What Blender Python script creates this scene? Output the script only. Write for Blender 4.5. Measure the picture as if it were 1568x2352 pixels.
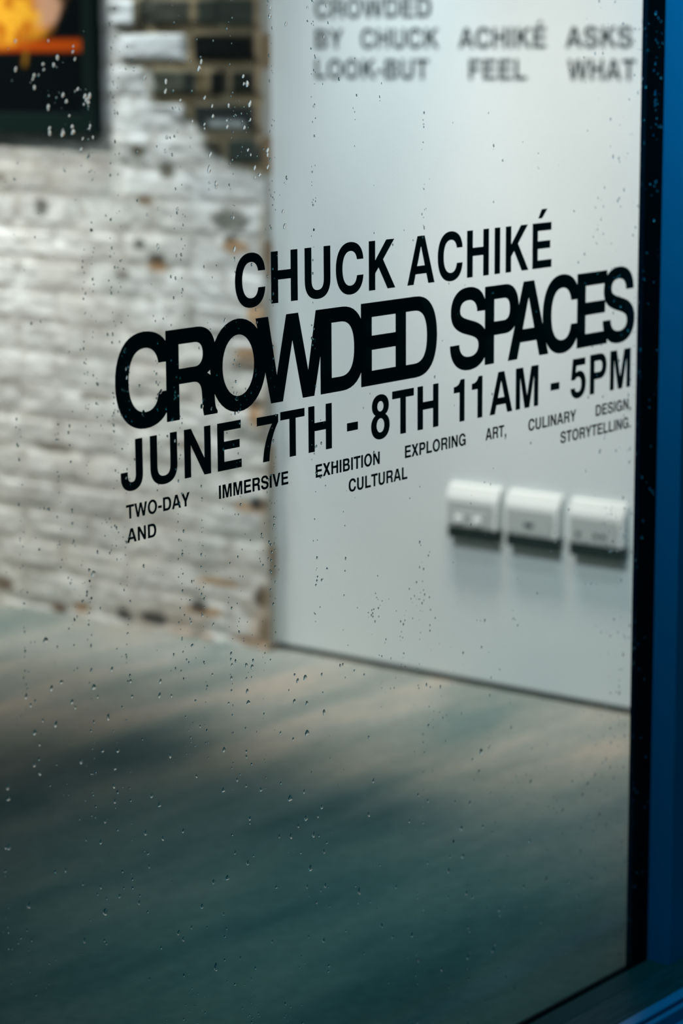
import bpy, bmesh, math, random
import numpy as np
from mathutils import Matrix, Vector

for o in list(bpy.data.objects):
    bpy.data.objects.remove(o)
sc = bpy.context.scene
COL = sc.collection
random.seed(7)
rng = np.random.default_rng(11)

# ---------------------------------------------------------------- camera
# world: the shop window is the plane y = 0, x runs along it to the right, +y is inside, z is up
F = 85.0 / 36.0 * 2352.0
def nrm(v): return v / np.linalg.norm(v)
HZ, SL, VX = 92.0, -0.0059, 5426.0
p0 = np.array([0, HZ - 1176, F]); p1 = np.array([1000.0, HZ + SL * 1000 - 1176, F])
up = nrm(np.cross(p0, p1))
if up[1] > 0: up = -up
gx = nrm(np.array([VX - 784, HZ + SL * (VX - 784) - 1176, F])); gx = nrm(gx - up * (gx @ up))
gy = np.cross(up, gx)
RM = np.stack([gx, gy, up])
cam_d = bpy.data.cameras.new('camera')
cam = bpy.data.objects.new('camera', cam_d); COL.objects.link(cam)
m3 = Matrix([[RM[i, 0], -RM[i, 1], -RM[i, 2]] for i in range(3)])
cam.matrix_world = Matrix.Translation((0, -1.973, 1.5)) @ m3.to_4x4()
cam_d.sensor_fit = 'VERTICAL'; cam_d.sensor_height = 36; cam_d.sensor_width = 24
cam_d.lens = 85; cam_d.clip_start = 0.05
cam_d.dof.use_dof = True; cam_d.dof.focus_distance = 3.06; cam_d.dof.aperture_fstop = 3.3
sc.camera = cam

# ---------------------------------------------------------------- sky, lights, exposure
sc.view_settings.view_transform = 'Standard'
sc.view_settings.look = 'None'
sc.view_settings.exposure = 0.0
sc.view_settings.gamma = 1.0
sc.view_settings.use_curve_mapping = False

W = bpy.data.worlds.new('dusk_sky'); sc.world = W; W.use_nodes = True
nt = W.node_tree; bg = nt.nodes['Background']
tc = nt.nodes.new('ShaderNodeTexCoord'); sx = nt.nodes.new('ShaderNodeSeparateXYZ')
rp = nt.nodes.new('ShaderNodeValToRGB')
nt.links.new(tc.outputs['Generated'], sx.inputs[0]); nt.links.new(sx.outputs['Z'], rp.inputs[0])
nt.links.new(rp.outputs[0], bg.inputs[0])
rp.color_ramp.elements[0].position = 0.12; rp.color_ramp.elements[0].color = (0.001, 0.012, 0.018, 1)
rp.color_ramp.elements[1].position = 0.5; rp.color_ramp.elements[1].color = (0.012, 0.78, 1.0, 1)
bg.inputs[1].default_value = 0.27

def spot(name, loc, aim, watts, cone, blend, size, colour):
    d = bpy.data.lights.new(name, 'SPOT'); d.energy = watts; d.spot_size = math.radians(cone)
    d.spot_blend = blend; d.shadow_soft_size = size; d.color = colour
    o = bpy.data.objects.new(name, d); COL.objects.link(o); o.location = loc
    o.rotation_euler = (Vector(aim) - Vector(loc)).to_track_quat('-Z', 'Y').to_euler()
    return o
def area(name, loc, aim, watts, sx_, sy_, colour, spread=180):
    d = bpy.data.lights.new(name, 'AREA'); d.energy = watts; d.shape = 'RECTANGLE'
    d.size = sx_; d.size_y = sy_; d.color = colour; d.spread = math.radians(spread)
    o = bpy.data.objects.new(name, d); COL.objects.link(o); o.location = loc
    o.rotation_euler = (Vector(aim) - Vector(loc)).to_track_quat('-Z', 'Y').to_euler()
    return o
WARM = (1.0, 0.965, 0.90)
COOL = (0.93, 1.0, 1.055)
spot('track_spot_white_wall', (2.2, 1.1, 2.85), (4.45, 1.1, 1.36), 216, 66, 1.0, 0.10, COOL)
spot('track_spot_brick_wall', (3.0, 3.2, 2.85), (4.40, 3.2, 0.0), 338, 70, 1.0, 0.10, (1.06, 0.99, 0.92))
spot('downlight_front', (4.0, 1.1, 2.85), (4.40, 1.1, 0.0), 129, 36, 1.0, 0.12, (1.25, 0.97, 0.75))
spot('downlight_middle', (4.0, 1.5, 2.85), (4.45, 1.5, 0.6), 137, 36, 1.0, 0.12, COOL)
spot('downlight_rear', (4.0, 2.6, 2.85), (4.45, 2.6, 1.7), 162, 50, 0.5, 0.12, COOL)
spot('track_spot_by_window', (3.5, 0.3, 2.85), (4.45, 0.3, 1.2), 74, 70, 1.0, 0.10, COOL)
area('added_jamb_light', (2.72, -0.16, 2.45), (3.16, -0.05, 1.1), 4.0, 0.3, 0.10, (0.10, 0.80, 1.0), 64)  # added unseen light: grades the blue jamb from top down, glints on drops

# ---------------------------------------------------------------- material helpers
MATS = {}
def mat(name, col, rough=0.6, metal=0.0, noise=None, bump=0.0, scale=20.0, spec=0.5, stretch=(1, 1, 1)):
    if name in MATS: return MATS[name]
    m = bpy.data.materials.new(name); m.use_nodes = True; MATS[name] = m
    t = m.node_tree; b = t.nodes['Principled BSDF']
    b.inputs['Roughness'].default_value = rough; b.inputs['Metallic'].default_value = metal
    b.inputs['Specular IOR Level'].default_value = spec
    b.inputs['Base Color'].default_value = (*col, 1)
    if noise or bump:
        g = t.nodes.new('ShaderNodeTexCoord'); mp = t.nodes.new('ShaderNodeMapping')
        mp.inputs['Scale'].default_value = stretch
        n = t.nodes.new('ShaderNodeTexNoise'); n.inputs['Scale'].default_value = scale; n.inputs['Detail'].default_value = 5
        t.links.new(g.outputs['Object'], mp.inputs[0]); t.links.new(mp.outputs[0], n.inputs[0])
        if noise:
            r = t.nodes.new('ShaderNodeValToRGB')
            r.color_ramp.elements[0].position = 0.3; r.color_ramp.elements[1].position = 0.7
            r.color_ramp.elements[0].color = (*noise, 1); r.color_ramp.elements[1].color = (*col, 1)
            t.links.new(n.outputs[0], r.inputs[0]); t.links.new(r.outputs[0], b.inputs['Base Color'])
        if bump:
            bp = t.nodes.new('ShaderNodeBump'); bp.inputs['Strength'].default_value = bump; bp.inputs['Distance'].default_value = 0.002
            t.links.new(n.outputs[0], bp.inputs['Height']); t.links.new(bp.outputs[0], b.inputs['Normal'])
    return m

M_PAINT = mat('matt_white_paint', (0.74, 0.79, 0.775), 0.75, noise=(0.70, 0.755, 0.745), bump=0.05, scale=3.0)
M_GAP = mat('dark_shadow_gap_metal', (0.018, 0.03, 0.025), 0.7)
M_BLACK = mat('black_vinyl', (0.0015, 0.003, 0.004), 0.6, spec=0.04)
M_WALLTXT = mat('black_wall_vinyl', (0.02, 0.035, 0.035), 0.6, spec=0.3)
M_GASKET = mat('black_window_frame', (0.0015, 0.003, 0.0035), 0.6, spec=0.04)
M_BEAD = mat('dark_wet_bead', (0.007, 0.022, 0.025), 0.6, spec=0.04)
M_BLUE = mat('blue_gloss_paint', (0.0025, 0.105, 0.25), 0.4, noise=(0.002, 0.097, 0.23), scale=4.0)
M_SILL = mat('wet_weathered_sill', (0.011, 0.034, 0.043), 0.55, noise=(0.004, 0.013, 0.017), scale=16, bump=0.5, stretch=(1, 14, 1), spec=0.06)
M_DARKCEIL = mat('dark_ceiling_paint', (0.02, 0.03, 0.03), 0.9)
M_FARWALL = mat('grey_room_wall', (0.035, 0.06, 0.06), 0.9)
M_PAVE = mat('wet_pavement', (0.016, 0.02, 0.022), 0.35, noise=(0.009, 0.012, 0.013), scale=5, bump=0.2)
M_PLASTIC = mat('white_socket_plastic', (0.70, 0.73, 0.71), 0.4, spec=0.3)
M_PLATE = mat('grey_socket_plate', (0.50, 0.53, 0.51), 0.4)
M_ROCKER = mat('bright_white_rocker', (0.9, 0.92, 0.9), 0.25)
M_SOCKDARK = mat('dark_socket_slot_and_shade', (0.02, 0.038, 0.03), 0.6)
M_FRAME = mat('black_green_picture_frame', (0.004, 0.012, 0.010), 0.6, spec=0.08)

def floor_material():
    m = bpy.data.materials.new('polished_concrete'); m.use_nodes = True
    t = m.node_tree; b = t.nodes['Principled BSDF']
    g = t.nodes.new('ShaderNodeTexCoord')
    mp = t.nodes.new('ShaderNodeMapping'); mp.inputs['Rotation'].default_value = (0, 0, math.radians(38)); mp.inputs['Scale'].default_value = (0.7, 2.2, 1)
    n = t.nodes.new('ShaderNodeTexNoise'); n.inputs['Scale'].default_value = 2.0; n.inputs['Detail'].default_value = 4; n.inputs['Roughness'].default_value = 0.55
    r = t.nodes.new('ShaderNodeValToRGB')
    e = r.color_ramp.elements
    e[0].position = 0.32; e[0].color = (0.135, 0.180, 0.170, 1)
    e[1].position = 0.72; e[1].color = (0.40, 0.345, 0.285, 1)
    k = r.color_ramp.elements.new(0.5); k.color = (0.25, 0.262, 0.235, 1)
    n2 = t.nodes.new('ShaderNodeTexNoise'); n2.inputs['Scale'].default_value = 40; n2.inputs['Detail'].default_value = 6
    mx = t.nodes.new('ShaderNodeMixRGB'); mx.blend_type = 'OVERLAY'; mx.inputs[0].default_value = 0.25
    t.links.new(g.outputs['Object'], mp.inputs[0]); t.links.new(mp.outputs[0], n.inputs[0]); t.links.new(n.outputs[0], r.inputs[0])
    t.links.new(g.outputs['Object'], n2.inputs[0])
    t.links.new(r.outputs[0], mx.inputs[1]); t.links.new(n2.outputs[0], mx.inputs[2]); t.links.new(mx.outputs[0], b.inputs['Base Color'])
    b.inputs['Roughness'].default_value = 0.75; b.inputs['Specular IOR Level'].default_value = 0.0
    return m
M_FLOOR = floor_material()

def glass_pane_material():
    m = bpy.data.materials.new('window_glass'); m.use_nodes = True
    t = m.node_tree; t.nodes.clear()
    out = t.nodes.new('ShaderNodeOutputMaterial'); mx = t.nodes.new('ShaderNodeMixShader')
    tr = t.nodes.new('ShaderNodeBsdfTransparent'); tr.inputs[0].default_value = (0.965, 0.985, 0.98, 1)
    gl = t.nodes.new('ShaderNodeBsdfGlossy'); gl.inputs['Roughness'].default_value = 0.0
    ge = t.nodes.new('ShaderNodeNewGeometry'); dt = t.nodes.new('ShaderNodeVectorMath'); dt.operation = 'DOT_PRODUCT'
    t.links.new(ge.outputs['Normal'], dt.inputs[0]); t.links.new(ge.outputs['Incoming'], dt.inputs[1])
    def mth(op, a, v=None, b=None):
        n = t.nodes.new('ShaderNodeMath'); n.operation = op
        t.links.new(a, n.inputs[0])
        if v is not None: n.inputs[1].default_value = v
        return n.outputs[0]
    ab = mth('ABSOLUTE', dt.outputs['Value']); sb = t.nodes.new('ShaderNodeMath'); sb.operation = 'SUBTRACT'
    sb.inputs[0].default_value = 1.0; t.links.new(ab, sb.inputs[1])
    fr = t.nodes.new('ShaderNodeMath'); fr.operation = 'MULTIPLY_ADD'                # Schlick reflectance of one glass surface
    t.links.new(mth('POWER', sb.outputs[0], 5.0), fr.inputs[0]); fr.inputs[1].default_value = 0.96; fr.inputs[2].default_value = 0.035
    t.links.new(fr.outputs[0], mx.inputs[0]); t.links.new(tr.outputs[0], mx.inputs[1]); t.links.new(gl.outputs[0], mx.inputs[2])
    t.links.new(mx.outputs[0], out.inputs[0])
    return m
M_GLASS = glass_pane_material()

def water_material():
    m = bpy.data.materials.new('rain_water'); m.use_nodes = True
    t = m.node_tree; t.nodes.clear()
    out = t.nodes.new('ShaderNodeOutputMaterial'); g = t.nodes.new('ShaderNodeBsdfGlass')
    g.inputs['IOR'].default_value = 1.33; g.inputs['Roughness'].default_value = 0.0
    t.links.new(g.outputs[0], out.inputs[0])
    return m
M_WATER = water_material()

# ---------------------------------------------------------------- geometry helpers
def link_bm(name, bm, m, parent=None, smooth=False):
    bmesh.ops.recalc_face_normals(bm, faces=bm.faces)
    me = bpy.data.meshes.new(name); bm.to_mesh(me); bm.free()
    for x in (m if isinstance(m, (list, tuple)) else [m]): me.materials.append(x)
    if smooth:
        for p in me.polygons: p.use_smooth = True
    o = bpy.data.objects.new(name, me); COL.objects.link(o)
    if parent: o.parent = parent
    return o
def bx(bm, x0, x1, y0, y1, z0, z1, bev=0.0, seg=2):
    t = bmesh.new()
    v = [t.verts.new((x, y, z)) for x in (x0, x1) for y in (y0, y1) for z in (z0, z1)]
    for q in ((0, 1, 3, 2), (4, 6, 7, 5), (0, 4, 5, 1), (2, 3, 7, 6), (0, 2, 6, 4), (1, 5, 7, 3)):
        t.faces.new([v[i] for i in q])
    bmesh.ops.recalc_face_normals(t, faces=t.faces)
    if bev: bmesh.ops.bevel(t, geom=list(t.edges), offset=bev, segments=seg, profile=0.5, affect='EDGES')
    me = bpy.data.meshes.new('tmp'); t.to_mesh(me); t.free(); bm.from_mesh(me); bpy.data.meshes.remove(me)
def box(name, dims, m, parent=None, bev=0.0, seg=2):
    bm = bmesh.new(); bx(bm, *dims, bev=bev, seg=seg); return link_bm(name, bm, m, parent)
def struct(o): o['kind'] = 'structure'; return o
def tag(o, label, cat, group=None, kind=None):
    o['label'] = label; o['category'] = cat
    if group: o['group'] = group
    if kind: o['kind'] = kind
    return o
def empty(name, loc=(0, 0, 0), rotz=0.0):
    o = bpy.data.objects.new(name, None); COL.objects.link(o); o.location = loc; o.rotation_euler = (0, 0, rotz)
    o.empty_display_size = 0.1
    return o

# ---------------------------------------------------------------- room shell
GZ = 0.0415                                   # foot of the glass
struct(box('floor', (-3.0, 4.80, 0.0062, 6.2, -0.1, 0.0), M_FLOOR))
struct(box('ceiling', (-3.0, 4.80, -0.012, 6.2, 3.0, 3.1), M_DARKCEIL))
struct(box('wall_back', (-3.0, 4.80, 6.0, 6.2, 0.0, 3.0), M_FARWALL))
struct(box('wall_left', (-3.2, -3.0, -0.012, 6.2, -0.1, 3.1), M_FARWALL))
# plastered side wall, hung a finger's width above the floor
A_WALL = math.atan2(0.0285, 1.0119)
wall_o = empty('tmp'); bpy.data.objects.remove(wall_o)
def wall_x(y): return 4.4857 - 0.0282 * (y - 0.878)
bm = bmesh.new()
y0, y1 = 0.06, 1.915
vs = [(wall_x(y0), y0), (wall_x(y1), y1), (4.80, y1), (4.80, y0)]
lo = [bm.verts.new((x, y, 0.016)) for x, y in vs]; hi = [bm.verts.new((x, y, 3.0)) for x, y in vs]
bm.faces.new(lo); bm.faces.new(hi)
for i in range(4): bm.faces.new([lo[i], lo[(i + 1) % 4], hi[(i + 1) % 4], hi[i]])
struct(link_bm('wall_right', bm, M_PAINT))
bm = bmesh.new()
vs = [(wall_x(y0) + 0.008, y0), (wall_x(y1) + 0.008, y1), (4.80, y1), (4.80, y0)]
lo = [bm.verts.new((x, y, 0.0)) for x, y in vs]; hi = [bm.verts.new((x, y, 0.016)) for x, y in vs]
bm.faces.new(lo); bm.faces.new(hi)
for i in range(4): bm.faces.new([lo[i], lo[(i + 1) % 4], hi[(i + 1) % 4], hi[i]])
struct(link_bm('baseboard_right', bm, M_GAP))

# ---------------------------------------------------------------- brick wall (real relief, paint worn off near its corner)
def vnoise(u, v, seed):
    r = np.random.default_rng(seed); G = r.random((64, 64))
    iu = np.floor(u).astype(int); iv = np.floor(v).astype(int); fu = u - iu; fv = v - iv
    fu = fu * fu * (3 - 2 * fu); fv = fv * fv * (3 - 2 * fv)
    g = lambda a, b: G[a % 64, b % 64]
    return (g(iu, iv) * (1 - fu) + g(iu + 1, iv) * fu) * (1 - fv) + (g(iu, iv + 1) * (1 - fu) + g(iu + 1, iv + 1) * fu) * fv
def fbm(u, v, seed, o=4):
    s = 0; a = 0.5; t = 0
    for k in range(o):
        s = s + a * vnoise(u * 2 ** k + 13.7 * k, v * 2 ** k + 5.1 * k, seed + k); t += a; a *= 0.5
    return s / t
def sstep(a, b, x):
    t = np.clip((x - a) / (b - a), 0, 1); return t * t * (3 - 2 * t)

def brick_wall():
    step = 0.009
    ss = np.concatenate([np.arange(0, 1.5, step), np.arange(1.5, 4.12, 0.03)])      # along the wall from its corner
    zz = np.concatenate([np.arange(0, 1.72, step), np.arange(1.72, 3.01, 0.03)])
    S, Z = np.meshgrid(ss, zz, indexing='ij')
    pitch, mort = 0.0835, 0.02
    top0 = 1.520                                                     # top of a course seen in the photo
    k = np.floor((Z - top0 + 1e-6) / pitch + 1).astype(int)          # course index, 0 = course with its top at top0
    zl = Z - (top0 + (k - 1) * pitch)                                # 0..pitch, brick occupies mort..pitch
    wob = (fbm(S * 3, Z * 9, 5) - 0.5) * 0.016
    zl = zl + wob
    odd = (k % 2 != 0)
    sp = 0.232
    off = np.where(odd, -0.105, 0.0)                                 # odd courses start with a header at the corner
    ib = np.floor((S - off) / sp).astype(int)
    sl = (S - off) - ib * sp + (fbm(S * 7, Z * 5, 9) - 0.5) * 0.012
    blen = sp - 0.026
    dz = np.minimum(zl - mort, pitch - zl); ds = np.minimum(sl, blen - sl)
    ds = np.where((ib == 0) & ~odd, np.minimum(blen - sl, 0.1), ds); ds = np.where((ib == 0) & odd, blen - sl, ds)
    inside = np.minimum(dz, ds)
    prof = sstep(-0.002, 0.008, inside)                              # 1 on a brick, 0 in a joint
    rnd = lambda a, b, q: np.modf(np.abs(np.sin(a * 127.1 + b * 311.7 + q * 74.7) * 43758.5453))[0]
    r1 = rnd(ib, k, 1); r2 = rnd(ib, k, 2); r3 = rnd(ib, k, 3)
    # paint: missing in a patch up by the corner, worn in spots elsewhere
    n1 = fbm(S * 9, Z * 14, 21); n2 = fbm(S * 30, Z * 40, 31); n3 = fbm(S * 3.2, Z * 6, 41)
    lim = np.interp(Z, [1.14, 1.19, 1.24, 1.30, 1.36, 1.43, 1.50, 1.55, 1.62, 1.75], [-0.05, 0.06, 0.16, 0.22, 0.33, 0.38, 0.44, 0.42, 0.42, 0.38])
    bare = sstep(-0.03, 0.03, lim - S + (n1 - 0.5) * 0.16)
    paint = 1 - bare
    # colours
    def c(r, g, b): return np.array([r, g, b])
    white = c(0.785, 0.83, 0.815); beige = c(0.60, 0.565, 0.50); grey = c(0.50, 0.51, 0.485); mortar = c(0.25, 0.20, 0.12); dark = c(0.022, 0.026, 0.022)
    olive = c(0.10, 0.088, 0.055); tan = c(0.42, 0.26, 0.13)
    L = lambda a, b, t: a * (1 - t)[..., None] + b * t[..., None]
    ones = np.ones(S.shape)
    col_p = L(white * ones[..., None], beige * ones[..., None], np.clip(0.50 * sstep(0.40, 0.75, n3) + 0.45 * (1 - sstep(0.15, 1.1, Z + 0.3 * (n3 - 0.5))), 0, 1))
    col_p = L(col_p, grey * ones[..., None], 0.68 * sstep(0.43, 0.70, n1) * (0.6 + 0.4 * r3))
    n4 = fbm(S * 16, Z * 22, 91)
    col_p = L(col_p, c(0.36, 0.355, 0.32) * ones[..., None], 0.32 * sstep(0.56, 0.74, n4))
    col_p = L(col_p, c(0.50, 0.36, 0.25) * ones[..., None], 0.75 * (1 - sstep(0.03, 0.24, Z + 0.25 * S)) * sstep(0.35, 0.6, n1))
    col_p = L(col_p, beige * 0.75 * ones[..., None], (1 - prof) * 0.55 * sstep(0.35, 0.6, n2))
    col_b = L(dark * ones[..., None], olive * ones[..., None], np.clip(r2 * 1.1 - 0.2 + (n2 - 0.5), 0, 1))
    mort_c = L(mortar * ones[..., None], olive * 1.3 * ones[..., None], sstep(0.3, 0.7, n1))
    col_w = L(mort_c, col_b, prof)
    # a few named bricks of the bare patch: (course, s0, s1, colour)
    wht = c(0.74, 0.77, 0.76)
    def brick(kk, s0, s1, colr, strength=1.0):
        nonlocal col_w
        zc0 = top0 + (kk - 1) * pitch + mort; zc1 = top0 + kk * pitch - 0.002
        m_ = sstep(-0.004, 0.006, np.minimum(np.minimum(S - s0, s1 - S), np.minimum(Z + wob - zc0, zc1 - Z - wob)))
        col_w = L(col_w, np.asarray(colr) * ones[..., None], m_ * strength)
        return m_
    mk = np.zeros(S.shape)
    for kk in (2, 1, 0, -1, -2):                                     # clear the patch to mortar first
        zc0 = top0 + (kk - 1) * pitch; zc1 = top0 + kk * pitch
        sel = ((Z >= zc0) & (Z < zc1))
        col_w = np.where(sel[..., None] & (S < 0.55)[..., None], mort_c, col_w)
    for kk, s0, s1, colr in [
        (1, 0.39, 0.55, wht), (1, 0.21, 0.37, (0.06, 0.062, 0.05)), (1, 0.012, 0.19, (0.045, 0.055, 0.045)),
        (2, 0.0, 0.09, dark), (2, 0.11, 0.3, olive), (2, 0.33, 0.5, wht),
        (0, 0.232, 0.452, wht), (0, 0.012, 0.205, (0.008, 0.010, 0.009)),
        (-1, 0.012, 0.085, (0.018, 0.022, 0.018)), (-1, 0.105, 0.150, (0.012, 0.014, 0.012)), (-1, 0.165, 0.255, (0.15, 0.115, 0.06)),
        (-1, 0.19, 0.345, (0.07, 0.075, 0.055)), (-1, 0.20, 0.235, dark), (-1, 0.37, 0.47, wht),
        (-2, 0.012, 0.205, (0.025, 0.03, 0.027)), (-3, 0.0, 0.10, (0.04, 0.05, 0.042)), (-2, 0.24, 0.4, wht * 0.85)]:
        brick(kk, s0, s1, colr)
    # white smear left across the dark brick
    sm = sstep(0.0, 0.012, 0.017 - np.abs(Z - 1.300 + 0.05 * (S - 0.1) ** 2 * 10)) * sstep(0.0, 0.03, np.minimum(S - 0.03, 0.17 - S))
    col_w = L(col_w, c(0.42, 0.46, 0.45) * ones[..., None], sm * 0.85)
    col = L(col_w, col_p, paint)
    # chips through the paint: (s, z, radius s, radius z, colour)
    for s_, z_, a_, b_, colr in [
        (0.10, 1.02, 0.024, 0.016, dark), (0.085, 1.005, 0.045, 0.016, tan), (0.10, 1.07, 0.06, 0.03, (0.2, 0.2, 0.17)), (0.335, 0.965, 0.03, 0.016, (0.05, 0.04, 0.02)), (0.335, 0.945, 0.035, 0.014, tan),
        (0.022, 0.84, 0.03, 0.03, tan), (0.03, 0.745, 0.07, 0.018, tan), (0.04, 0.72, 0.07, 0.018, (0.26, 0.21, 0.15)), (0.03, 0.60, 0.02, 0.04, tan), (0.03, 0.625, 0.05, 0.012, dark),
        (0.05, 0.36, 0.05, 0.016, (0.45, 0.31, 0.2)), (0.022, 0.372, 0.032, 0.018, dark), (0.39, 1.23, 0.025, 0.018, (0.12, 0.10, 0.06)), (0.30, 1.185, 0.025, 0.02, (0.1, 0.09, 0.06)), (0.37, 1.11, 0.028, 0.015, (0.2, 0.15, 0.09)),
        (0.39, 1.0, 0.022, 0.014, (0.09, 0.1, 0.085)), (0.45, 0.92, 0.03, 0.012, (0.2, 0.19, 0.16)), (0.72, 1.08, 0.025, 0.025, (0.12, 0.12, 0.11)), (0.86, 1.15, 0.03, 0.016, (0.25, 0.23, 0.2)),
        (0.018, 0.135, 0.022, 0.03, (0.07, 0.05, 0.025)), (0.16, 0.155, 0.07, 0.009, tan), (0.01, 0.05, 0.018, 0.035, (0.09, 0.06, 0.035)), (0.20, 0.075, 0.06, 0.013, tan), (0.22, 0.085, 0.03, 0.016, dark),
        (0.37, 0.035, 0.045, 0.02, (0.05, 0.05, 0.042)), (0.47, 0.03, 0.03, 0.018, (0.06, 0.06, 0.052)), (0.62, 0.03, 0.03, 0.015, tan), (0.70, 0.02, 0.03, 0.015, (0.15, 0.09, 0.05)), (0.9, 0.06, 0.04, 0.02, (0.15, 0.11, 0.07)),
        (0.05, 0.02, 0.08, 0.012, (0.3, 0.2, 0.13)), (0.55, 0.6, 0.06, 0.012, (0.28, 0.26, 0.22)), (0.7, 0.45, 0.07, 0.014, (0.26, 0.24, 0.2)), (0.25, 0.5, 0.07, 0.014, (0.3, 0.27, 0.22))]:
        d = ((S - s_) / a_) ** 2 + ((Z - z_) / b_) ** 2 + (n2 - 0.5) * 0.9
        col = L(col, np.asarray(colr) * ones[..., None], 0.9 * (1 - sstep(0.6, 1.3, d)))
    # edge strip by the corner where the tan arris shows
    col = L(col, np.asarray((0.42, 0.31, 0.2)) * ones[..., None], 0.55 * (1 - sstep(0.006, 0.022, S)) * sstep(0.3, 0.6, n1))
    relief = 0.0022 + 0.006 * bare
    H = prof * relief + (n2 - 0.5) * 0.005 + (r1 - 0.5) * 0.003 * prof + (n1 - 0.5) * 0.009 + (fbm(S * 5, Z * 11, 51) - 0.5) * 0.009
    H = H - 0.002
    # wall runs from its corner (4.42, 1.90) towards (4.36, 2.81)
    dv = np.array([-0.06, 0.91]); dv /= np.linalg.norm(dv); nv = np.array([-dv[1], dv[0]])   # nv points into the room (-x)
    X = 4.42 + S * dv[0] + H * nv[0]; Y = 1.90 + S * dv[1] + H * nv[1]
    ns, nz = S.shape
    V = np.stack([X, Y, Z], -1).reshape(-1, 3)
    idx = np.arange(ns * nz).reshape(ns, nz)
    faces = np.stack([idx[:-1, :-1], idx[:-1, 1:], idx[1:, 1:], idx[1:, :-1]], -1).reshape(-1, 4)
    # returned end face and the back
    extra = []; xc = []; eidx = []
    depth = np.array([0.02, 0.05, 0.09, 0.30])
    base = len(V)
    for d_ in depth:
        row = V[idx[0, :]].copy(); row[:, 0] = row[:, 0] + d_; row[:, 1] = 1.90 + (fbm(np.full(nz, d_ * 40), zz * 20, 77) - 0.5) * 0.004
        extra.append(row)
        cc = np.where((np.mod(k[0], 3) == 0)[:, None], np.array([0.30, 0.2, 0.12]), np.array([0.5, 0.47, 0.42])); xc.append(cc)
    E = np.concatenate(extra); ei = base + np.arange(len(E)).reshape(len(depth), nz)
    rows = [idx[0, :]] + list(ei)
    f2 = [np.stack([a[:-1], b[:-1], b[1:], a[1:]], -1) for a, b in zip(rows[:-1], rows[1:])]
    V = np.concatenate([V, E]); faces = np.concatenate([faces] + f2)
    C = np.concatenate([col.reshape(-1, 3), np.concatenate(xc)])
    me = bpy.data.meshes.new('wall_brick'); me.from_pydata(V.tolist(), [], faces.tolist()); me.update()
    at = me.color_attributes.new('brick_colour', 'FLOAT_COLOR', 'POINT')
    at.data.foreach_set('color', np.concatenate([np.clip(C, 0, 1), np.ones((len(C), 1))], 1).astype(np.float32).ravel())
    m = bpy.data.materials.new('painted_brick'); m.use_nodes = True; t = m.node_tree; b = t.nodes['Principled BSDF']
    a = t.nodes.new('ShaderNodeVertexColor'); a.layer_name = 'brick_colour'
    n = t.nodes.new('ShaderNodeTexNoise'); n.inputs['Scale'].default_value = 90; n.inputs['Detail'].default_value = 4
    g = t.nodes.new('ShaderNodeTexCoord'); t.links.new(g.outputs['Object'], n.inputs[0])
    bp = t.nodes.new('ShaderNodeBump'); bp.inputs['Strength'].default_value = 0.4; bp.inputs['Distance'].default_value = 0.003
    t.links.new(n.outputs[0], bp.inputs['Height']); t.links.new(bp.outputs[0], b.inputs['Normal'])
    t.links.new(a.outputs[0], b.inputs['Base Color']); b.inputs['Roughness'].default_value = 0.85; b.inputs['Specular IOR Level'].default_value = 0.1
    me.materials.append(m)
    o = bpy.data.objects.new('wall_brick', me); COL.objects.link(o)
    return struct(o)
brick_wall()

# ---------------------------------------------------------------- shop front: window, blue frame, sill, pavement
win = empty('window_1', (3.113, 0, GZ)); win['kind'] = 'structure'
def wpart(o):
    o.parent = win; o.matrix_parent_inverse = Matrix.Translation((-3.113, 0, -GZ)); return o
wpart(box('pane', (-1.2, 3.1124, -0.008, 0.0, GZ - 0.02, 2.62), M_GLASS))
wpart(box('frame', (3.1125, 3.162, -0.008, 0.0014, GZ - 0.02, 2.62), M_GASKET))
wpart(box('bottom_rail', (-1.2, 3.162, 0.0016, 0.006, -0.05, GZ), M_BEAD))
wpart(box('bead', (-1.2, 3.162, -0.050, -0.0085, -0.05, GZ), M_BEAD, bev=0.002))
wpart(box('head', (-1.2, 3.162, -0.03, 0.05, 2.62, 2.70), M_GASKET))
bm = bmesh.new()
bx(bm, -1.2, 3.45, -0.118, -0.0502, -0.05, GZ + 0.001, bev=0.002)
struct(link_bm('trim_1', bm, M_SILL))                                # worn inner strip of the sill
bm = bmesh.new()
bx(bm, -1.2, 3.45, -0.139, -0.1182, -0.05, GZ + 0.003, bev=0.002)
bx(bm, -1.2, 3.45, -0.146, -0.139, -0.05, GZ - 0.010)
bx(bm, -1.2, 3.45, -0.156, -0.146, -0.05, GZ + 0.001, bev=0.003)
bx(bm, -1.2, 3.45, -0.19, -0.156, -0.05, GZ - 0.02, bev=0.002)
struct(link_bm('trim_2', bm, M_BLUE))                                # blue nosing of the sill
struct(box('trim_3', (3.1622, 3.42, -0.0495, 0.001, -0.05, 3.0), M_BLUE, bev=0.001))   # blue jamb
struct(box('trim_4', (-1.2, 3.42, -0.012, 0.05, 2.70, 3.0), M_BLUE))
struct(box('trim_5', (-1.45, -1.2, -0.05, 0.05, -0.05, 3.0), M_BLUE))
struct(box('wall_front', (3.42, 4.80, -0.0495, 0.05, -0.05, 3.1), M_BLUE))
struct(box('wall_front_left', (-3.0, -1.45, -0.05, 0.05, -0.05, 3.1), M_BLUE))
struct(box('ground', (-30.0, 40.0, -40.0, 0.0055, -0.25, -0.05), M_PAVE))

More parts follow.
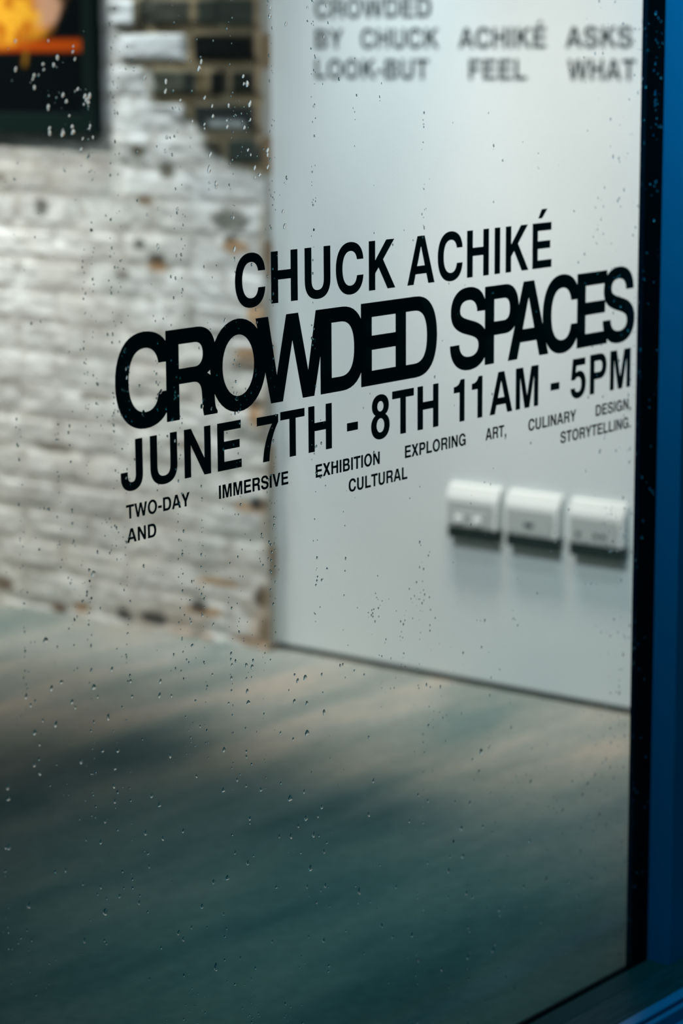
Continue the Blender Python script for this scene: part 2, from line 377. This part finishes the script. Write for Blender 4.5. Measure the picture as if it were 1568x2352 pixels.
# ---------------------------------------------------------------- bold grotesque letters drawn by hand (cap height 718)
def P(*segs):
    pts = []; cur = None
    for s in segs:
        if len(s) == 2: pts.append(s); cur = s
        else:
            a, b, d = (s[0], s[1]), (s[2], s[3]), (s[4], s[5])
            for i in range(1, 11):
                t = i / 10; u = 1 - t
                pts.append((u**3 * cur[0] + 3*u*u*t * a[0] + 3*u*t*t * b[0] + t**3 * d[0],
                            u**3 * cur[1] + 3*u*u*t * a[1] + 3*u*t*t * b[1] + t**3 * d[1]))
            cur = d
    out = []
    for p in pts:
        if not out or abs(p[0] - out[-1][0]) + abs(p[1] - out[-1][1]) > 0.5: out.append(p)
    if abs(out[0][0] - out[-1][0]) + abs(out[0][1] - out[-1][1]) < 0.5: out.pop()
    return out
def ell(x0, x1, y0, y1, k=0.57):
    cx, cy, rx, ry = (x0 + x1) / 2, (y0 + y1) / 2, (x1 - x0) / 2, (y1 - y0) / 2
    return P((x0, cy), (x0, cy + k*ry, cx - k*rx, y1, cx, y1), (cx + k*rx, y1, x1, cy + k*ry, x1, cy),
             (x1, cy - k*ry, cx + k*rx, y0, cx, y0), (cx - k*rx, y0, x0, cy - k*ry, x0, cy))
EE = P((76, 0), (76, 718), (610, 718), (610, 592), (226, 592), (226, 432), (580, 432), (580, 308), (226, 308), (226, 128), (621, 128), (621, 0))
GLY = {
 'A': (722, [P((20, 0), (272, 718), (450, 718), (702, 0), (545, 0), (496, 152), (224, 152), (175, 0)), P((264, 274), (456, 274), (360, 568))]),
 'B': (722, [P((76, 0), (76, 718), (420, 718), (560, 718, 640, 650, 640, 535), (640, 455, 605, 405, 545, 378), (625, 350, 669, 290, 669, 205), (669, 80, 580, 0, 435, 0)),
             P((226, 595), (226, 434), (395, 434), (465, 434, 493, 465, 493, 514), (493, 565, 465, 595, 395, 595)),
             P((226, 123), (415, 123), (490, 123, 519, 160, 519, 217), (519, 275, 490, 311, 415, 311), (226, 311))]),
 'C': (722, [P((684, 478), (672, 640, 560, 737, 375, 737), (165, 737, 44, 590, 44, 359), (44, 128, 165, -19, 375, -19), (560, -19, 672, 82, 684, 250),
               (534, 250), (520, 155, 465, 110, 380, 110), (262, 110, 194, 205, 194, 359), (194, 513, 262, 608, 380, 608), (465, 608, 520, 563, 534, 478))]),
 'D': (722, [P((76, 0), (76, 718), (370, 718), (575, 718, 685, 590, 685, 359), (685, 128, 575, 0, 370, 0)),
             P((226, 125), (350, 125), (480, 125, 535, 208, 535, 359), (535, 510, 480, 593, 350, 593), (226, 593))]),
 'E': (667, [EE]),
 'F': (611, [P((76, 0), (76, 718), (587, 718), (587, 590), (226, 590), (226, 425), (539, 425), (539, 300), (226, 300), (226, 0))]),
 'G': (778, [P((693, 490), (675, 645, 555, 737, 390, 737), (180, 737, 44, 585, 44, 357), (44, 130, 180, -19, 380, -19), (470, -19, 540, 15, 590, 80),
               (605, 0), (713, 0), (713, 385), (405, 385), (405, 262), (565, 262), (550, 165, 485, 108, 395, 108), (270, 108, 194, 205, 194, 357),
               (194, 512, 270, 610, 395, 610), (470, 610, 525, 570, 545, 490))]),
 'H': (722, [P((71, 0), (71, 718), (221, 718), (221, 450), (501, 450), (501, 718), (651, 718), (651, 0), (501, 0), (501, 322), (221, 322), (221, 0))]),
 'I': (278, [P((64, 0), (64, 718), (214, 718), (214, 0))]),
 'J': (556, [P((484, 718), (334, 718), (334, 225), (334, 140, 305, 108, 250, 108), (195, 108, 167, 145, 167, 220), (167, 262), (22, 262), (22, 200), (22, 60, 105, -18, 250, -18), (400, -18, 484, 65, 484, 220))]),
 'K': (722, [P((87, 0), (87, 718), (237, 718), (237, 430), (505, 718), (700, 718), (425, 435), (722, 0), (535, 0), (318, 325), (237, 242), (237, 0))]),
 'L': (611, [P((76, 0), (76, 718), (226, 718), (226, 130), (583, 130), (583, 0))]),
 'M': (833, [P((69, 0), (69, 718), (290, 718), (417, 215), (544, 718), (765, 718), (765, 0), (630, 0), (630, 560), (490, 0), (344, 0), (204, 560), (204, 0))]),
 'N': (722, [P((69, 0), (69, 718), (222, 718), (512, 248), (512, 718), (654, 718), (654, 0), (505, 0), (211, 480), (211, 0))]),
 'O': (778, [ell(44, 734, -19, 737, 0.565), ell(194, 584, 110, 608, 0.565)]),
 'P': (667, [P((76, 0), (76, 718), (405, 718), (550, 718, 627, 620, 627, 490), (627, 360, 550, 262, 405, 262), (226, 262), (226, 0)),
             P((226, 388), (380, 388), (450, 388, 480, 425, 480, 490), (480, 557, 450, 592, 380, 592), (226, 592))]),
 'R': (722, [P((76, 0), (76, 718), (440, 718), (580, 718, 660, 640, 660, 520), (660, 425, 620, 365, 560, 340), (630, 310, 643, 260, 645, 170), (647, 95, 650, 45, 677, 25), (677, 0),
               (515, 0), (500, 40, 497, 90, 495, 150), (492, 250, 470, 283, 385, 283), (226, 283), (226, 0)),
             P((226, 405), (410, 405), (475, 405, 510, 440, 510, 503), (510, 565, 475, 598, 410, 598), (226, 598))]),
 'S': (667, [P((605, 505), (462, 505), (460, 580, 410, 618, 325, 618), (240, 618, 195, 585, 195, 530), (195, 478, 235, 463, 385, 428), (550, 390, 629, 325, 629, 210),
               (629, 70, 520, -19, 335, -19), (150, -19, 39, 75, 39, 225), (184, 225), (186, 145, 245, 104, 340, 104), (430, 104, 484, 140, 484, 198), (484, 255, 440, 275, 320, 303),
               (130, 347, 52, 400, 52, 520), (52, 650, 150, 737, 325, 737), (500, 737, 603, 655, 605, 505))]),
 'T': (611, [P((14, 718), (598, 718), (598, 590), (381, 590), (381, 0), (231, 0), (231, 590), (14, 590))]),
 'U': (722, [P((72, 718), (222, 718), (222, 260), (222, 155, 270, 108, 362, 108), (455, 108, 501, 155, 501, 260), (501, 718), (651, 718), (651, 255),
               (651, 75, 545, -19, 362, -19), (178, -19, 72, 75, 72, 255))]),
 'V': (667, [P((15, 718), (175, 718), (333, 200), (492, 718), (650, 718), (415, 0), (250, 0))]),
 'W': (944, [P((6, 718), (163, 718), (268, 225), (395, 718), (549, 718), (676, 225), (781, 718), (938, 718), (754, 0), (602, 0), (472, 500), (342, 0), (190, 0))]),
 'X': (667, [P((14, 0), (240, 368), (25, 718), (205, 718), (335, 490), (465, 718), (640, 718), (425, 368), (653, 0), (470, 0), (330, 240), (190, 0))]),
 'Y': (667, [P((12, 718), (182, 718), (334, 430), (486, 718), (655, 718), (409, 270), (409, 0), (259, 0), (259, 270))]),
 '1': (556, [P((378, 0), (235, 0), (235, 495), (69, 495), (69, 600), (165, 600, 230, 625, 262, 710), (378, 710))]),
 '5': (556, [P((490, 698), (85, 698), (35, 320), (165, 320), (185, 350, 215, 368, 255, 368), (325, 368, 368, 315, 368, 232), (368, 150, 325, 98, 255, 98), (200, 98, 168, 125, 160, 175), (20, 175),
               (30, 55, 120, -19, 255, -19), (410, -19, 516, 85, 516, 240), (516, 380, 425, 475, 295, 475), (250, 475, 215, 465, 185, 445), (203, 570), (490, 570))]),
 '7': (556, [P((25, 698), (528, 698), (528, 582), (410, 440, 325, 260, 310, 0), (160, 0), (180, 220, 255, 410, 380, 568), (25, 568))]),
 '8': (556, [P((278, 710), (410, 710, 500, 635, 500, 525), (500, 455, 465, 405, 410, 378), (480, 345, 522, 285, 522, 205), (522, 70, 425, -19, 278, -19), (131, -19, 34, 70, 34, 205),
               (34, 285, 76, 345, 146, 378), (91, 405, 56, 455, 56, 525), (56, 635, 146, 710, 278, 710)), ell(196, 360, 434, 600), ell(176, 380, 94, 322)]),
 '-': (333, [P((27, 215), (27, 345), (306, 345), (306, 215))]),
 ',': (278, [P((64, 146), (214, 146), (214, 10), (214, -90, 160, -150, 64, -168), (64, -105), (115, -85, 135, -50, 138, 0), (64, 0))]),
 '.': (278, [P((64, 0), (64, 146), (214, 146), (214, 0))]),
 ' ': (278, []),
}
GLY['\u00c9'] = (667, [EE, P((230, 790), (330, 935), (490, 935), (340, 790))])

def text_mesh(items, thick):
    """items: (glyph, x, y, scale_x, scale_y) in metres -> one mesh lying in the x-y plane, facing +z"""
    cu = bpy.data.curves.new('t', 'CURVE'); cu.dimensions = '2D'; cu.fill_mode = 'BOTH'; cu.extrude = thick / 2
    out = None; meshes = []
    for ch, x, y, ax, ay in items:
        cu.splines.clear()
        for poly in GLY[ch][1]:
            s = cu.splines.new('POLY'); s.points.add(len(poly) - 1)
            for p, (u, v) in zip(s.points, poly): p.co = (x + u * ax, y + v * ay, 0, 1)
            s.use_cyclic_u = True
        o = bpy.data.objects.new('t', cu); COL.objects.link(o)
        dg = bpy.context.evaluated_depsgraph_get(); dg.update()
        meshes.append(bpy.data.meshes.new_from_object(o.evaluated_get(dg)))
        bpy.data.objects.remove(o)
    bm = bmesh.new()
    for me in meshes: bm.from_mesh(me); bpy.data.meshes.remove(me)
    bpy.data.curves.remove(cu)
    bmesh.ops.remove_doubles(bm, verts=bm.verts, dist=1e-7)
    return bm
def word_part(name, items, thick, m, parent, frame):
    bm = text_mesh(items, thick)
    bmesh.ops.transform(bm, matrix=frame, verts=bm.verts)
    return link_bm(name, bm, m, parent)
def natural(word, x0, x1, cap, y):
    """set a word at its natural letter spacing so that its ink runs from x0 to x1"""
    ay = cap / 718.0; pen = 0; lo = hi = None; pos = []
    for ch in word:
        adv, polys = GLY[ch]; xs = [p[0] for q in polys for p in q]
        if xs:
            if lo is None: lo = pen + min(xs)
            hi = pen + max(xs)
        pos.append((ch, pen)); pen += adv
    k = (x1 - x0) / (hi - lo)
    return [(ch, x0 + (p - lo) * k, y, k, ay) for ch, p in pos]
def lefts(word, xs, cap, y, kx=0.975):
    ay = cap / 718.0; ax = ay * kx
    return [(ch, x - min(p[0] for q in GLY[ch][1] for p in q) * ax, y, ax, ay) for ch, x in zip(word, xs)]
ONGLASS = Matrix.Translation((0, 0.0004, 0)) @ Matrix(((1, 0, 0, 0), (0, 0, -1, 0), (0, 1, 0, 0), (0, 0, 0, 1)))   # letter plane -> inner face of the glass
def line_of(name, label, words, m=M_BLACK, thick=0.0003, frame=ONGLASS, group=None):
    first = words[0][1]
    e = empty(name, frame @ Vector((first[0][1], first[0][2], 0)))
    tag(e, label, 'lettering', group)
    inv = Matrix.Translation(e.location).inverted()
    for nm, items in words:
        o = word_part(nm, items, thick, m, e, inv @ frame)
    return e
GRP = 'black vinyl lines on the window'
line_of('vinyl_lettering', 'black vinyl line of two words with an acute accent, topmost line on the shop window', [
    ('word', lefts('CHUCK', [2.1998, 2.2669, 2.3317, 2.3936, 2.4612], .0645, 1.1783)),
    ('word', lefts('ACHIK\u00c9', [2.5429, 2.6099, 2.6764, 2.7408, 2.7673, 2.8326], .0645, 1.1783))], group=GRP)
line_of('vinyl_lettering', 'biggest black vinyl line with letters overlapping each other, across the shop window', [
    ('word', lefts('CROWDED', [1.9886, 2.0748, 2.1524, 2.2368, 2.3614, 2.4443, 2.5174], .1095, 1.0531, 0.98)),
    ('word', lefts('SPACES', [2.6379, 2.7187, 2.7741, 2.8596, 2.9479, 3.0163], .1095, 1.0531, 0.97))], group=GRP)
line_of('vinyl_lettering', 'black vinyl line giving dates and opening hours under the biggest words on the window', [
    ('word', lefts('JUNE', [1.9945, 2.0447, 2.1039, 2.1634], .0595, .9804)),
    ('word', lefts('7TH', [2.2368, 2.2816, 2.3364], .0595, .9804)),
    ('hyphen', lefts('-', [2.4144], .0595, .9804)),
    ('word', lefts('8TH', [2.4648, 2.5098, 2.5651], .0595, .9804)),
    ('word', lefts('11AM', [2.6469, 2.6888, 2.7312, 2.7943], .0595, .9804)),
    ('hyphen', lefts('-', [2.8817], .0595, .9804)),
    ('word', lefts('5PM', [2.9333, 2.9842, 3.0385], .0595, .9804))], group=GRP)
line_of('vinyl_lettering', 'small black vinyl line of spread-out words, starting TWO-DAY, on the shop window', [
    ('word', natural(w, a, b, .0169, .9460)) for w, a, b in
    (('TWO-DAY', 2.002, 2.112), ('IMMERSIVE', 2.1648, 2.2957), ('EXHIBITION', 2.3503, 2.4827), ('EXPLORING', 2.5375, 2.6749), ('ART,', 2.722, 2.7715), ('CULINARY', 2.8264, 2.9486), ('DESIGN,', 3.0011, 3.0975))], group=GRP)
line_of('vinyl_lettering', 'small black vinyl line of three spread-out words, lowest line on the shop window', [
    ('word', natural(w, a, b, .0169, .9173)) for w, a, b in
    (('AND', 2.0025, 2.0525), ('CULTURAL', 2.4173, 2.5426), ('STORYTELLING.', 2.9086, 3.0982))], group=GRP)

# lettering on the white side wall
WA = math.atan2(0.0282, 1.0)
# letter x axis -> -y along the wall, letter y -> z, letter z -> towards the room (-x)
_t = Vector((wall_x(0) - wall_x(1), -1, 0)).normalized()            # direction in which the words run
_n = Vector((-1, wall_x(1) - wall_x(0), 0)).normalized()
_o = Vector((wall_x(1.766), 1.766, 0)) + _n * 0.0006
ONWALL = Matrix(((_t.x, 0, _n.x, _o.x), (_t.y, 0, _n.y, _o.y), (0, 1, 0, 0), (0, 0, 0, 1)))
WG = 'blurred black lines on the white wall'
def wl(ws, z): return [('word', natural(w, 1.766 - a, 1.766 - b, .0450, z)) for w, a, b in ws]
line_of('wall_lettering', 'black one-word line on the white wall, the highest of the three lines there', wl([('CROWDED', 1.7635, 1.4268)], 1.5500), M_WALLTXT, 0.0006, ONWALL, WG)
line_of('wall_lettering', 'black line of four words on the white wall, the one ending in ASKS', wl([('BY', 1.7635, 1.680), ('CHUCK', 1.628, 1.405), ('ACHIK\u00c9', 1.350, 1.116), ('ASKS', 1.0644, 0.8955)], 1.4805), M_WALLTXT, 0.0006, ONWALL, WG)
line_of('wall_lettering', 'black line of three words on the white wall, the one ending in WHAT', wl([('LOOK-BUT', 1.7635, 1.433), ('FEEL', 1.3215, 1.166), ('WHAT', 1.0590, 0.8865)], 1.4110), M_WALLTXT, 0.0006, ONWALL, WG)

# ---------------------------------------------------------------- sockets on the white wall
SRZ = math.atan2(_n.y, _n.x)                                         # local +x = out of the wall
def socket(yc, label, kind):
    w = 0.146 / 2
    e = empty('wall_socket', (wall_x(yc), yc, 0.36), SRZ)
    tag(e, label, 'socket', 'sockets in a row on the white wall')
    # housing: sloping hood, upright front; profile (x out of the wall, z)
    prof = [(0, 0.026), (0, 0.121), (0.005, 0.123), (0.011, 0.121), (0.0225, 0.097), (0.024, 0.092), (0.030, 0.028), (0.028, 0.025)]
    bm = bmesh.new()
    a = [bm.verts.new((x, -w, z)) for x, z in prof]; b = [bm.verts.new((x, w, z)) for x, z in prof]
    n = len(prof)
    bm.faces.new(a); bm.faces.new(b)
    for i in range(n): bm.faces.new([a[i], a[(i + 1) % n], b[(i + 1) % n], b[i]])
    bmesh.ops.recalc_face_normals(bm, faces=bm.faces)
    ends = [ed for ed in bm.edges if abs(ed.verts[0].co.y - ed.verts[1].co.y) < 1e-6]
    bmesh.ops.bevel(bm, geom=ends, offset=0.003, segments=2, profile=0.5, affect='EDGES', clamp_overlap=True)
    link_bm('housing', bm, M_PLASTIC, e)
    box('face_plate', (0.0295, 0.0315, -w + 0.010, w - 0.010, 0.031, 0.086), M_PLATE, e, bev=0.0008)
    box('shade_strip', (0.0, 0.024, -w + 0.006, w - 0.004, -0.004, 0.0265), M_SOCKDARK, e)  # dark strip standing in for the short shadow under the housing
    if kind == 0:
        for s in (-0.030, 0.022): box('rocker', (0.0310, 0.0375, s - 0.011, s + 0.011, 0.035, 0.051), M_ROCKER, e, bev=0.002)
        box('label_strip', (0.0312, 0.0330, -0.05, 0.045, 0.056, 0.060), M_PLASTIC, e)
    elif kind == 1:
        box('outlet_slot', (0.0312, 0.0322, -0.014, 0.010, 0.046, 0.056), M_SOCKDARK, e)
    else:
        for s in (-0.040, 0.006, 0.026): box('outlet_slot', (0.0312, 0.0322, s - 0.006, s + 0.006, 0.043, 0.052), M_SOCKDARK, e)
    return e
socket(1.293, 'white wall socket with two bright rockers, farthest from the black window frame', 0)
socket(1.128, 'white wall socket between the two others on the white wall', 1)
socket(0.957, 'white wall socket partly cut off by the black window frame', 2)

# ---------------------------------------------------------------- framed picture on the brick wall
def picture():
    dv = Vector((-0.06, 0.91, 0)).normalized(); nv = Vector((-dv.y, dv.x, 0))
    s0 = 0.496
    org = Vector((4.42, 1.90, 0)) + dv * s0 + nv * 0.010
    e = empty('framed_picture', (org.x, org.y, 1.272), math.atan2(nv.y, nv.x))   # local x out of the wall, local -y runs along it to the left
    tag(e, 'dark framed picture with orange and yellow blaze hanging on the white brick wall', 'picture')
    Wd, Hh, fr, dp = 0.80, 1.10, 0.040, 0.026
    sgn = -1 if (Matrix.Rotation(math.atan2(nv.y, nv.x), 3, 'Z') @ Vector((0, -1, 0))).dot(dv) > 0 else 1
    bm = bmesh.new()
    def b4(a0, a1, z0, z1, x0, x1): bx(bm, x0, x1, min(sgn * a0, sgn * a1), max(sgn * a0, sgn * a1), z0, z1, bev=0.002)
    b4(0, fr, 0, Hh, 0, dp); b4(Wd - fr, Wd, 0, Hh, 0, dp); b4(fr, Wd - fr, 0, fr + 0.008, 0, dp); b4(fr, Wd - fr, Hh - fr, Hh, 0, dp)
    link_bm('frame', bm, M_FRAME, e)
    # print: vertex-coloured sheet with a blaze of generic orange strokes
    nu, nv_ = 150, 200
    U, V = np.meshgrid(np.linspace(fr, Wd - fr, nu), np.linspace(fr, Hh - fr, nv_), indexing='ij')
    n1 = fbm(U * 14, V * 14, 61); n2 = fbm(U * 34, V * 34, 71)
    base = np.ones(U.shape + (3,)) * np.array([0.0012, 0.003, 0.0035])
    L = lambda a, b, t: a * (1 - t)[..., None] + np.asarray(b) * t[..., None]
    stripe = sstep(0, 0.012, np.minimum(np.minimum(U - 0.046, 0.40 - U), np.minimum(V - 0.198, 0.240 - V)))
    base = L(base, (0.40, 0.056, 0.003), stripe)
    edge = np.interp(V, [0.20, 0.24, 0.26, 0.29, 0.35, 0.6], [0.30, 0.19, 0.165, 0.125, 0.085, 0.07])
    blaze = sstep(-0.02, 0.03, U - edge + (n1 - 0.5) * 0.10) * sstep(0.205, 0.25, V - (n1 - 0.5) * 0.05) * sstep(0.80, 0.60, V)
    cc = L(np.ones(U.shape + (3,)) * np.array([0.55, 0.17, 0.01]), (0.85, 0.42, 0.03), sstep(0.35, 0.65, n2))
    cc = L(cc, (0.55, 0.30, 0.18), (1 - sstep(0.17, 0.22, U + (n2 - 0.5) * 0.06)) * sstep(0.25, 0.28, V))
    cc = L(cc, (0.10, 0.05, 0.02), (1 - sstep(0.09, 0.13, U + (n1 - 0.5) * 0.08)) * sstep(0.25, 0.27, V) * 0.85)
    base = L(base, (0, 0, 0), blaze); base = base + cc * blaze[..., None]
    tail = sstep(0, 0.012, 0.012 - np.abs(U - 0.245 + (V - 0.18) * 0.2)) * sstep(0.160, 0.175, V) * sstep(0.215, 0.20, V)
    base = L(base, (0.25, 0.12, 0.01), tail)
    vs = np.stack([np.full(U.shape, 0.012), sgn * U, V], -1).reshape(-1, 3)
    idx = np.arange(nu * nv_).reshape(nu, nv_)
    fs = np.stack([idx[:-1, :-1], idx[1:, :-1], idx[1:, 1:], idx[:-1, 1:]], -1).reshape(-1, 4)
    me = bpy.data.meshes.new('canvas'); me.from_pydata(vs.tolist(), [], fs.tolist()); me.update()
    at = me.color_attributes.new('print_colour', 'FLOAT_COLOR', 'POINT')
    at.data.foreach_set('color', np.concatenate([base.reshape(-1, 3), np.ones((len(vs), 1))], 1).astype(np.float32).ravel())
    m = bpy.data.materials.new('printed_canvas'); m.use_nodes = True; t = m.node_tree; b = t.nodes['Principled BSDF']
    a = t.nodes.new('ShaderNodeVertexColor'); a.layer_name = 'print_colour'
    t.links.new(a.outputs[0], b.inputs['Base Color']); b.inputs['Roughness'].default_value = 0.7; b.inputs['Specular IOR Level'].default_value = 0.04
    me.materials.append(m)
    o = bpy.data.objects.new('canvas', me); COL.objects.link(o); o.parent = e
    box('backing', (0.0, 0.0115, min(sgn * fr, sgn * (Wd - fr)), max(sgn * fr, sgn * (Wd - fr)), fr, Hh - fr), M_FRAME, e)
picture()

# ---------------------------------------------------------------- raindrops on the outside of the glass
def drop_rings(nseg, nring, seed):
    r = random.Random(seed)
    ph = r.uniform(0, 6.28); el = r.uniform(1.05, 1.5); wob = r.uniform(0.04, 0.16); tilt = r.uniform(-0.25, 0.25)
    V = []; Fc = []
    def out(a):
        rad = 1 + wob * math.sin(2 * a + ph) + 0.5 * wob * math.sin(3 * a + 2 * ph)
        x, z = math.cos(a) * rad, math.sin(a) * rad * el
        if z > 0: x *= 1 - 0.22 * (z / el)
        return x + tilt * z, z
    h = 0.62
    for k in range(nring):
        q = (k / nring) * math.pi / 2
        for i in range(nseg):
            x, z = out(2 * math.pi * i / nseg); c = math.cos(q); sag = 0.12 * (1 - c)
            V.append((x * c, -h * math.sin(q), z * c - sag))
    top = len(V); V.append((0, -h, -0.12)); bot = len(V); V.append((0, 0, 0))
    for k in range(nring - 1):
        for i in range(nseg):
            j = (i + 1) % nseg
            Fc.append((k * nseg + i, k * nseg + j, (k + 1) * nseg + j, (k + 1) * nseg + i))
    for i in range(nseg):
        j = (i + 1) % nseg
        Fc.append(((nring - 1) * nseg + i, (nring - 1) * nseg + j, top)); Fc.append((j, i, bot))
    return V, Fc
YD = -0.00815
protos = []
for s in range(8):
    V, Fc = drop_rings(20, 6, 100 + s)
    me = bpy.data.meshes.new('raindrop'); me.from_pydata(V, [], Fc); me.update(); me.materials.append(M_WATER)
    bmx = bmesh.new(); bmx.from_mesh(me); bmesh.ops.recalc_face_normals(bmx, faces=bmx.faces); bmx.to_mesh(me); bmx.free()
    for p in me.polygons: p.use_smooth = len(p.vertices) == 4 or p.vertices[2] != len(V) - 1
    protos.append(me)
DROPS = [(1840,1501),(1889,1501),(1927,1495),(1926,1489),(1902,1483),(1929,1481),(1839,1471),(1880,1476),(1881,1470),(1896,1475),(1866,1464),(1864,1460),(1866,1451),(1932,1448),(1909,1442),(1914,1435),(1886,1430),(1886,1427),(1918,1419),(1887,1406),(1887,1401),(1907,1403),(1907,1400),(1922,1407),(1923,1401),(1950,1407),(1949,1404),(1938,1393),(1954,1394),(1945,1436),(1950,1440),(1948,1433),(1943,1440),(1941,1431),(1907,1378),(1838,1371),(1908,1361),(1935,1381),(2136,1476),(2132,1468),(2099,1432),(2098,1422),(2119,1407),(2116,1388),(2115,1377),(2141,1434),(2154,1424),(2155,1412),(2140,1403),(2140,1398),(2180,1407),(2180,1399),(2183,1424),(2221,1425),(2222,1406),(2211,1397),(2211,1449),(2217,1449),(2210,1458),(2217,1370),(2222,1364),(2149,1367),(2147,1350),(2147,1334),(2146,1326),(2159,1332),(2159,1328),(2253,1368),(2253,1363),(2253,1348),(2229,1348),(2238,1339),(2229,1336),(2072,1374),(2075,1390),(2094,1396),(2075,1454),(2074,1443),(2040,1459),(2342,1419),(2331,1540),(2261,1539),(2260,1529),(2290,1520),(2368,1542),(2362,1504),(2058,1308),(2091,1306),(2040,1302),(2189,1290),(2281,1292),(2284,1274),(2056,1265),(2057,1260),(2190,1252),(1858,829),(1937,893),(1909,931),(1991,811),(1963,773),(1832,758),(1825,770),(1865,771),(1933,758),(1939,745),(1902,740),(1897,748),(1955,718),(1955,715),(1870,727),(1850,736),(1881,775),(1837,725),(1844,709),(1945,678),(1964,651),(1843,675),(2043,724),(2045,741),(1994,752),(1996,733),(2114,669),(2138,730),(2174,735),(2173,718),(2201,712),(2202,695),(2204,680),(2212,725),(2201,729),(2315,689),(2300,688),(2349,686),(2265,626),(2290,612),(2318,614),(2199,617),(2199,610),(2157,629),(2060,644),(2106,607),(2141,793),(2101,803),(2122,808),(2167,687),(2064,719),(2318,654),(2293,662),(2353,634),(1835,687),(1793,671),(1793,657),(1792,600),(1909,673),(1970,672),(1966,651),(1962,630),(1963,611),(1946,591),(2039,587),(2026,602),(1914,576),(1938,567),(2014,558),(2044,543),(2080,543),(2019,514),(2018,531),(1907,523),(1936,511),(1967,491),(2000,473),(1942,478),(1820,522),(1879,548),(2155,577),(2198,572),(2181,584),(2226,560),(2204,527),(2204,521),(2175,489),(2199,469),(2160,460),(2134,462),(2152,414),(2112,436),(2092,414),(2077,403),(2068,414),(2311,536),(2283,534),(2315,499),(2339,495),(2347,506),(2299,492),(2284,482),(2261,488),(2330,472),(2357,454),(2304,454),(2351,443),(2323,428),(2344,391),(2335,377),(2316,404),(2353,395),(2254,421),(2245,349),(2318,334),(2349,319),(2182,346),(2136,348),(2015,370),(1907,453),(1943,438),(2703,498),(2683,491),(2699,469),(2829,422),(2939,395),(2981,381),(3001,390),(3044,392),(3022,405),(2578,456),(2642,438),(2677,428),(2446,470),(2456,515),(2536,437),(2709,384),(2657,395),(2914,320),(2828,330),(2914,356),(3015,323),(2964,315),(2967,366),(2630,360),(2661,352),(2964,278),(2578,365),(2627,340),(2425,367),(2506,350),(2670,294),(2684,284),(2626,301),(2813,264),(2958,207),(2872,259),(3033,230),(2994,224),(2963,185),(2751,245),(2753,236),(2720,255),(2861,194),(2989,157),(2908,164),(2736,187),(2674,195),(2542,269),(2499,279),(2474,303),(2612,196),(2630,165),(2677,161),(2792,110),(2946,64),(2769,134),(3135,1537),(3136,1498),(3136,1463),(3132,1453),(3137,1420),(3137,1408),(3137,1402),(3134,1357),(3111,1430),(1999,1126),(2000,1116),(1998,1148),(2026,1071),(2056,1093),(2191,1075),(2191,1069),(2131,1074),(2127,1067),(2145,1062),(2227,1094),(2227,1100),(2229,1159),(2171,1167),(2193,1052),(1995,998),(2079,1031)]
proto = bpy.data.objects.new('raindrop', protos[0])
tag(proto, 'bigger clear raindrop clinging to the outside of the shop window', 'raindrop', 'bigger raindrops on the window')
first = True
for i, (mx_, mz_) in enumerate(DROPS):
    o = proto if first else proto.copy(); first = False
    o.data = protos[i % 8]
    r = random.uniform(0.0012, 0.0021) * (1.0 if random.random() < 0.8 else 1.35)
    if mz_ < 900: r *= 1.12
    o.scale = (r * 1.15, r, r * random.uniform(0.95, 1.25)); o.location = (mx_ / 1000, YD, mz_ / 1000)
    COL.objects.link(o)
# the countless fine droplets in trails between them: one sheet of spray
pts = []
def put(x, z, r):
    if 1.55 < x < 3.158 and 0.05 < z < 1.75: pts.append((x, z, r * 1.5))
for _ in range(46):                                                 # vertical trails
    x = random.uniform(1.78, 3.15); z = random.uniform(0.25, 1.6); ln = random.uniform(0.05, 0.4); n = int(ln * random.uniform(50, 110))
    if 2.28 < x < 2.98 and z > 0.75 and random.random() < 0.7: n //= 4
    for k in range(n):
        put(x + random.gauss(0, 0.0022), z - ln * random.random(), random.choice((0.00035, 0.0005, 0.0005, 0.0007, 0.0009)))
for px_ in (1.99, 2.085, 2.19, 2.26, 2.34):                          # long trails at the left
    for k in range(70): put(px_ + random.gauss(0, 0.004), random.uniform(0.75, 1.6), random.choice((0.0004, 0.0005, 0.0007, 0.0009)))
for _ in range(70):                                                 # small clusters
    x = random.uniform(1.78, 3.15); z = random.uniform(0.15, 1.6)
    if 2.28 < x < 2.98 and z > 0.8: continue
    for k in range(random.randint(4, 16)):
        put(x + random.gauss(0, 0.012), z + random.gauss(0, 0.016), random.choice((0.0003, 0.0004, 0.0006, 0.0008)))
for _ in range(900):                                                # scattered
    x = random.uniform(1.72, 3.158); z = random.uniform(0.1, 1.65)
    if 2.28 < x < 2.95 and z > 0.75 and random.random() < 0.65: continue
    put(x, z, random.choice((0.0003, 0.0004, 0.0005, 0.0007, 0.001)))
for _ in range(220):                                                # denser beside the black frame
    put(random.uniform(2.98, 3.156), random.uniform(0.1, 1.6), random.choice((0.0004, 0.0006, 0.0008, 0.0011)))
low = [drop_rings(9, 3, 200 + s) for s in range(6)]
VV = []; FF = []
for i, (x, z, r) in enumerate(pts):
    V, Fc = low[i % 6]; b = len(VV); e_ = random.uniform(0.9, 1.4)
    VV += [(x + v[0] * r * 1.1, YD + v[1] * r, z + v[2] * r * e_) for v in V]
    FF += [tuple(b + k for k in f) for f in Fc]
me = bpy.data.meshes.new('rain_spray'); me.from_pydata(VV, [], FF); me.update(); me.materials.append(M_WATER)
bmx = bmesh.new(); bmx.from_mesh(me); bmesh.ops.recalc_face_normals(bmx, faces=bmx.faces); bmx.to_mesh(me); bmx.free()
for p in me.polygons: p.use_smooth = True
o = bpy.data.objects.new('rain_spray', me); COL.objects.link(o)
tag(o, 'fine spray of tiny droplets and trails over the whole shop window', 'droplets', kind='stuff')
